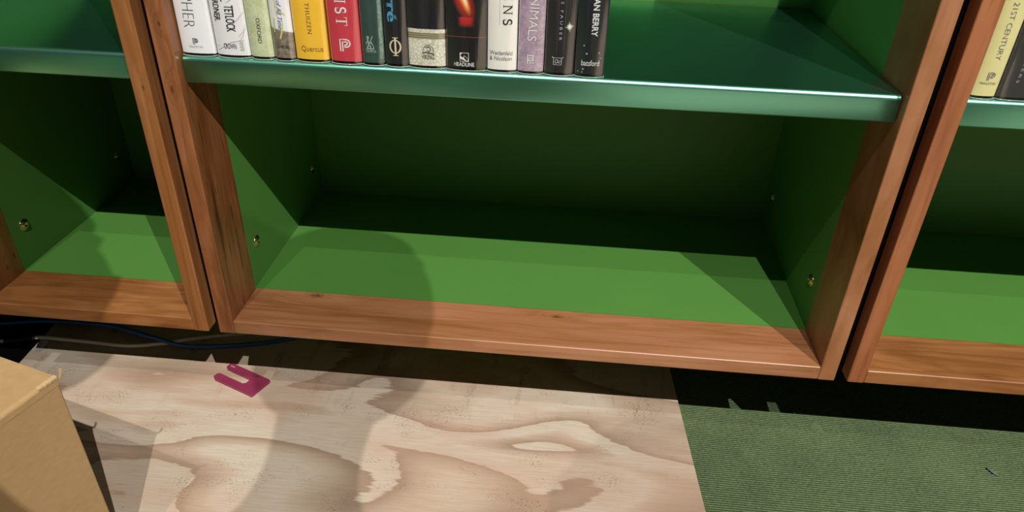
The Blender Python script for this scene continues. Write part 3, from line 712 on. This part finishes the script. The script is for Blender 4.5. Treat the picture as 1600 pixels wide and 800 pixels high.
# ---------------------------------------------------------------- cardboard box
def carton():
    cx, cy, zt = -0.0525, -0.2165, 0.096 + ZR
    rz = math.atan2(0.28, -0.96) - math.pi      # local -x runs along the back edge, local -y towards the viewer
    root = empty('cardboard_box', (cx, cy, ZP + 0.0005), rz); tag(root, 'brown cardboard box with a torn top corner, standing on the plywood', 'box')
    h = zt - ZP - 0.0005; L, Wd, t = 0.36, 0.30, 0.004
    def bx(name, lo, hi, bev=0.0012):
        return box(name, lo, hi, M['card'], root, bev, 3)
    bx('side_wall', (-t, -Wd, 0), (0, 0, h - t), 0.0018)
    bx('side_wall', (-L, -Wd, 0), (-L + t, 0, h - t), 0.0018)
    bx('end_wall', (-L + t, -t, 0), (-t, 0, h - t), 0.0015)
    bx('end_wall', (-L + t, -Wd, 0), (-t, -Wd + t, h - t), 0.0015)
    bx('base_flap', (-L + t, -Wd + t, 0.0), (-t, -t, 0.004))
    # top flaps meet in the middle; the hinge crease is rounded over the wall
    def flap(x0, x1, hinge):
        n = 8; vs, fs = [], []
        prof = []
        if hinge == 'r':
            prof = [(x0, h)] + [(x1 - 0.004 + 0.004 * math.sin(math.radians(a)), h - 0.004 + 0.004 * math.cos(math.radians(a))) for a in range(0, 91, 15)] + [(x1, h - 0.010), (x1 - 0.002, h - 0.010), (x1 - 0.003, h - 0.005), (x1 - 0.006, h - 0.0038), (x0, h - 0.0035)]
        else:
            prof = [(x1, h)] + [(x0 + 0.004 - 0.004 * math.sin(math.radians(a)), h - 0.004 + 0.004 * math.cos(math.radians(a))) for a in range(0, 91, 15)] + [(x0, h - 0.010), (x0 + 0.002, h - 0.010), (x0 + 0.003, h - 0.005), (x0 + 0.006, h - 0.0038), (x1, h - 0.0035)]
        m_ = len(prof)
        ys = [-0.0005 + 0.0 * k - (Wd - 0.001) * k / n for k in range(n + 1)]
        for y in ys:
            for (px, pz) in prof:
                sag = 0.0012 * math.sin(y * 40) * (1 if pz > h - 0.0037 else 0)
                vs.append((px + 0.0003, y, pz + sag * 0.4))
        for i in range(n):
            for k in range(m_):
                fs.append((i * m_ + k, i * m_ + (k + 1) % m_, (i + 1) * m_ + (k + 1) % m_, (i + 1) * m_ + k))
        fs.append(tuple(range(m_))); fs.append(tuple(n * m_ + k for k in range(m_)))
        mesh('top_flap', vs, fs, M['card'], root)
    flap(-L / 2 + 0.001, 0.0, 'r'); flap(-L, -L / 2 - 0.001, 'l')
    # torn corner: ragged strip and a curled tab of paper
    rn = random.Random(7)
    vs, fs = [], []
    for k in range(13):
        y = -0.0 - 0.0016 * k
        vs += [(-0.0028 + rn.uniform(-.0006, .0006), y, h + 0.0003), (0.0008 + rn.uniform(-.0003, .0003), y, h - 0.0006 + rn.uniform(-.0003, .0003)), (0.0007, y, h - 0.0028 + rn.uniform(-.0008, .0008))]
    for k in range(12):
        for j in range(2): fs.append((3 * k + j, 3 * k + j + 1, 3 * k + j + 4, 3 * k + j + 3))
    mesh('torn_edge', vs, fs, M['card_edge'], root)
    vs, fs = [], []
    for k in range(6):
        u = k / 5
        for s_ in (-1, 1):
            for th in (0, 1):
                vs.append((-0.001 + 0.0045 * u + 0.0004 * s_ * 4 + 0.0015 * math.sin(u * 3), 0.0012 + 0.0018 * u + 0.0006 * th, h - 0.0055 + 0.0125 * u))
    for k in range(5):
        a = 4 * k; b_ = a + 4
        fs += [(a, a + 2, b_ + 2, b_), (a + 1, b_ + 1, b_ + 3, a + 3), (a, b_, b_ + 1, a + 1), (a + 2, a + 3, b_ + 3, b_ + 2)]
    fs += [(20, 21, 23, 22)]
    mesh('torn_tab', vs, fs, M['card_edge'], root)
carton()

# ---------------------------------------------------------------- pink horseshoe packer
def packer():
    L, Wd, sl, sw, th = 0.0755, 0.0365, 0.050, 0.0125, 0.0050
    root = empty('horseshoe_packer', (-0.0120, 0.0575, ZP), math.atan2(0.39, -0.92)); tag(root, 'pink plastic U-shaped packer lying on the plywood', 'packer')
    # outline: closed end at x=0, prongs towards +x
    o = [(0.0015, -Wd / 2), (0.0, -Wd / 2 + 0.0015), (0.0, Wd / 2 - 0.0015), (0.0015, Wd / 2), (L - 0.005, Wd / 2), (L, Wd / 2 - 0.003), (L, sw / 2 + 0.003), (L - 0.004, sw / 2)]
    o += [(L - sl + 0.003, sw / 2), (L - sl, sw / 2 - 0.003), (L - sl, -sw / 2 + 0.003), (L - sl + 0.003, -sw / 2)]
    o += [(L - 0.004, -sw / 2), (L, -sw / 2 - 0.003), (L, -Wd / 2 + 0.003), (L - 0.005, -Wd / 2)]
    bm = bmesh.new()
    f = bm.faces.new([bm.verts.new((x, y, 0.0)) for (x, y) in o])
    r = bmesh.ops.extrude_face_region(bm, geom=[f])
    for v in [g for g in r['geom'] if isinstance(g, bmesh.types.BMVert)]: v.co.z = th
    bmesh.ops.recalc_face_normals(bm, faces=bm.faces[:])
    bmesh.ops.bevel(bm, geom=[e for e in bm.edges if all(v.co.z > th - 1e-5 for v in e.verts)], offset=0.0007, segments=2, affect='EDGES')
    bmesh.ops.triangulate(bm, faces=[f_ for f_ in bm.faces if len(f_.verts) > 4])
    me = bpy.data.meshes.new('body'); bm.to_mesh(me); bm.free()
    link('body', me, M['pink'], root)
    box('size_mark', (L - 0.013, -0.0135, th - 0.0002), (L - 0.005, -0.0115, th + 0.0002), plain('pink_mark', (0.55, 0.25, 0.32), 0.4), root)
    bm = bmesh.new(); bmesh.ops.create_uvsphere(bm, u_segments=10, v_segments=6, radius=0.0012)
    for v in bm.verts: v.co = (v.co.x + 0.009, v.co.y + 0.001, v.co.z * 0.5 + th)
    me = bpy.data.meshes.new('moulding_pip'); bm.to_mesh(me); bm.free()
    link('moulding_pip', me, M['pink'], root, True)
packer()

# ---------------------------------------------------------------- cables under the cases
zc = ZP + 0.0034
r_ = empty('network_cable', (-0.1477, 0.1304, ZP)); tag(r_, 'blue network cable curving over the plywood beneath the bookcases', 'cable')
o = tube_mesh('cable', [(-0.60, 0.165, 0.004), (-0.50, 0.162, 0.010), (-0.405, 0.160, 0.026), (-0.3458, 0.1592, zc + 0.006), (-0.2811, 0.1544, zc + 0.009), (-0.2097, 0.137, zc + 0.0085), (-0.1477, 0.1304, zc + 0.003), (-0.0573, 0.1508, zc), (0.0036, 0.1756, zc), (0.06, 0.205, zc), (0.10, 0.22, zc)], 0.0031, M['blue'])
o.parent = r_; o.matrix_parent_inverse = r_.matrix_basis.inverted()
r_ = empty('power_cable', (-0.2432, 0.1232, ZP)); tag(r_, 'pale grey cable with a black sleeve running beside the blue cable', 'cable')
o = tube_mesh('cable', [(-0.60, 0.118, 0.010), (-0.50, 0.116, 0.014), (-0.43, 0.1169, 0.019), (-0.3854, 0.1245, zc + 0.001), (-0.3144, 0.1251, zc), (-0.2432, 0.1232, zc), (-0.1901, 0.1359, zc), (-0.1581, 0.150, zc), (-0.0772, 0.1751, zc), (0.0, 0.20, zc), (0.05, 0.222, zc)], 0.0030, M['grey'])
o.parent = r_; o.matrix_parent_inverse = r_.matrix_basis.inverted()
o = tube_mesh('sleeve', [(-0.432, 0.1168, 0.0190), (-0.41, 0.1200, 0.0205), (-0.3870, 0.1243, zc + 0.0012)], 0.0048, M['sleeve_black'])
o.parent = r_; o.matrix_parent_inverse = r_.matrix_basis.inverted(); o['label'] = 'black sleeve around the grey cable'
o = box('dark_filler_sheet', (-0.78, -0.30, 0.0003), (-0.392, 0.225, 0.004), M['black'], None, 0.001); tag(o, 'black sheet added to fill the dark area left of the plywood, behind the box', 'mat')  # stand-in sheet, fills the dark area left of the plywood
# scrap of tape by the sheet's edge
vs, fs = [], []
for k in range(7):
    u = k / 6
    for s_ in (0, 1):
        vs.append((-0.372 + 0.007 * s_ + 0.004 * u, 0.098 + 0.018 * u, ZP + 0.0006 + 0.010 * max(0, u - 0.35) ** 1.3))
for k in range(6): fs.append((2 * k, 2 * k + 1, 2 * k + 3, 2 * k + 2))
o = mesh('tape_scrap', vs, fs, M['tape']); m_ = o.modifiers.new('s', 'SOLIDIFY'); m_.thickness = 0.0004
tag(o, 'small curled scrap of pale tape at the plywood edge', 'tape')
# tuft of lint on the carpet
vs, fs = [], []
rn = random.Random(11)
for i in range(9):
    t_ = i / 8; 
    for k in range(6):
        a = 2 * math.pi * k / 6; rr = 0.0028 * math.sin(math.pi * (0.12 + 0.76 * t_)) * rn.uniform(0.7, 1.2)
        vs.append((0.970 + 0.008 * t_ + rr * math.cos(a), 0.046 - 0.013 * t_ + 0.4 * rr * math.cos(a), 0.0016 + rr * 0.6 * math.sin(a)))
for i in range(8):
    for k in range(6): fs.append((i * 6 + k, i * 6 + (k + 1) % 6, (i + 1) * 6 + (k + 1) % 6, (i + 1) * 6 + k))
fs += [tuple(range(6)), tuple(48 + k for k in range(6))]
o = mesh('lint_tuft', vs, fs, M['lint'], None, True); tag(o, 'small grey tuft of lint on the ribbed carpet', 'lint')

# ---------------------------------------------------------------- the photographer kneeling behind the viewpoint (only the shadow is seen)
def person():
    root = empty('person', (0.318, -0.98, 0.0)); tag(root, 'person in a dark jumper and grey trousers kneeling upright in front of the bookcases', 'person')
    X = 0.318
    V = []; E_ = []; RD_ = []
    def add(p, r, link_to=None):
        V.append(p); RD_.append(r)
        if link_to is not None: E_.append((link_to, len(V) - 1))
        return len(V) - 1
    pel = add((X, -1.02, 0.50), (0.135, 0.105))
    wst = add((X, -1.00, 0.66), (0.120, 0.092), pel)
    ch = add((X, -0.955, 0.84), (0.140, 0.105), wst)
    up = add((X, -0.905, 0.98), (0.115, 0.090), ch)
    nk = add((X, -0.845, 1.075), (0.052, 0.055), up)
    n2 = add((X, -0.800, 1.125), (0.050, 0.052), nk)
    h1 = add((X, -0.735, 1.165), (0.066, 0.072), n2)
    h2 = add((X, -0.690, 1.235), (0.078, 0.088), h1)
    h3 = add((X, -0.690, 1.300), (0.060, 0.066), h2)
    for s in (-1, 1):
        hp = add((X + s * 0.095, -1.02, 0.44), (0.085, 0.088), pel)
        mt = add((X + s * 0.105, -1.00, 0.28), (0.074, 0.078), hp)
        kn = add((X + s * 0.110, -0.985, 0.085), (0.058, 0.062), mt)
        sh = add((X + s * 0.108, -1.13, 0.062), (0.052, 0.050), kn)
        an = add((X + s * 0.102, -1.36, 0.050), (0.036, 0.036), sh)
        ft = add((X + s * 0.100, -1.46, 0.060), (0.038, 0.032), an)
        to = add((X + s * 0.100, -1.50, 0.022), (0.034, 0.018), ft)
        sd = add((X + s * 0.175, -0.920, 0.965), (0.064, 0.064), up)
        ua = add((X + s * 0.215, -0.955, 0.84), (0.050, 0.052), sd)
        el = add((X + s * 0.235, -0.990, 0.705), (0.040, 0.042), ua)
        fa = add((X + s * 0.225, -0.945, 0.60), (0.036, 0.036), el)
        wr = add((X + s * 0.205, -0.900, 0.49), (0.026, 0.022), fa)
        pm = add((X + s * 0.195, -0.880, 0.43), (0.034, 0.016), wr)
        for k in range(4):
            b0 = add((X + s * 0.193 + (k - 1.5) * 0.018, -0.868, 0.395), (0.009, 0.009), pm)
            b1 = add((X + s * 0.190 + (k - 1.5) * 0.019, -0.866, 0.362 - 0.004 * (k in (1, 2))), (0.0085, 0.0085), b0)
            add((X + s * 0.187 + (k - 1.5) * 0.019, -0.876, 0.332 - 0.007 * (k in (1, 2))), (0.007, 0.007), b1)
        t0 = add((X + s * 0.160, -0.872, 0.440), (0.011, 0.011), pm)
        add((X + s * 0.146, -0.866, 0.405), (0.009, 0.009), t0)
    me = bpy.data.meshes.new('body'); me.from_pydata(V, E_, []); me.update()
    t = NT('person_clothes_and_skin'); v = t.obj(); x, y, z = t.sep(v)
    def near(c, r):
        d = t.n('ShaderNodeVectorMath', operation='DISTANCE', ins={0: v, 1: c}).outputs['Value']
        return t.math('LESS_THAN', d, r)
    sk = t.math('GREATER_THAN', z, 1.075)
    for s in (-1, 1): sk = t.math('MAXIMUM', sk, near((X + s * 0.19, -0.875, 0.395), 0.085))
    col = t.mix(t.math('GREATER_THAN', z, 0.56), (0.07, 0.075, 0.085), (0.02, 0.022, 0.03))
    t.fin(t.mix(sk, col, (0.50, 0.30, 0.21)), 0.75)
    o = link('body', me, t.m)
    k_ = o.modifiers.new('skin', 'SKIN'); k_.use_smooth_shade = True; sv = me.skin_vertices[0].data
    for i, r in enumerate(RD_): sv[i].radius = r
    sv[0].use_root = True
    m_ = o.modifiers.new('sub', 'SUBSURF'); m_.levels = 1; m_.render_levels = 2
    o.parent = root; o.matrix_parent_inverse = root.matrix_basis.inverted()
    # hair: a bob over the skull
    bm = bmesh.new(); bmesh.ops.create_uvsphere(bm, u_segments=28, v_segments=18, radius=1.0)
    bmesh.ops.delete(bm, geom=[w for w in bm.verts if (w.co.y > 0.42 and w.co.z < 0.42) or w.co.z < -0.80], context='VERTS')   # the face and neck stay free
    for w in bm.verts:
        p = w.co.copy(); k = 1.0 + 0.035 * math.sin(22 * math.atan2(p.y, p.x)) * (1 - abs(p.z))
        low = max(0.0, -p.z)
        w.co = Vector((X + p.x * (0.104 + 0.012 * low) * k, -0.705 + p.y * (0.108 + 0.010 * low) * k, 1.232 + p.z * (0.118 if p.z > 0 else 0.150)))
    m2 = bpy.data.meshes.new('hair'); bm.to_mesh(m2); bm.free()
    h = link('hair', m2, plain('brown_hair', (0.035, 0.02, 0.012), 0.5), None, True)
    q_ = h.modifiers.new('thick', 'SOLIDIFY'); q_.thickness = 0.012; q_.offset = -1.0
    h.parent = root; h.matrix_parent_inverse = root.matrix_basis.inverted()
    # face details
    skin = plain('person_skin', (0.50, 0.30, 0.21), 0.6)
    def blob(name, c, r, mat):
        b_ = bmesh.new(); bmesh.ops.create_uvsphere(b_, u_segments=12, v_segments=8, radius=1.0)
        for w in b_.verts: w.co = Vector((c[0] + w.co.x * r[0], c[1] + w.co.y * r[1], c[2] + w.co.z * r[2]))
        m3 = bpy.data.meshes.new(name); b_.to_mesh(m3); b_.free()
        q = link(name, m3, mat, None, True); q.parent = root; q.matrix_parent_inverse = root.matrix_basis.inverted()
    for s in (-1, 1): blob('eye', (X + s * 0.030, -0.632, 1.222), (0.010, 0.005, 0.005), plain('eye', (0.55, 0.55, 0.52), 0.2))
    blob('nose', (X, -0.622, 1.195), (0.010, 0.016, 0.022), skin)
    blob('mouth', (X, -0.652, 1.158), (0.022, 0.008, 0.006), plain('lips', (0.36, 0.12, 0.10), 0.5))
person()
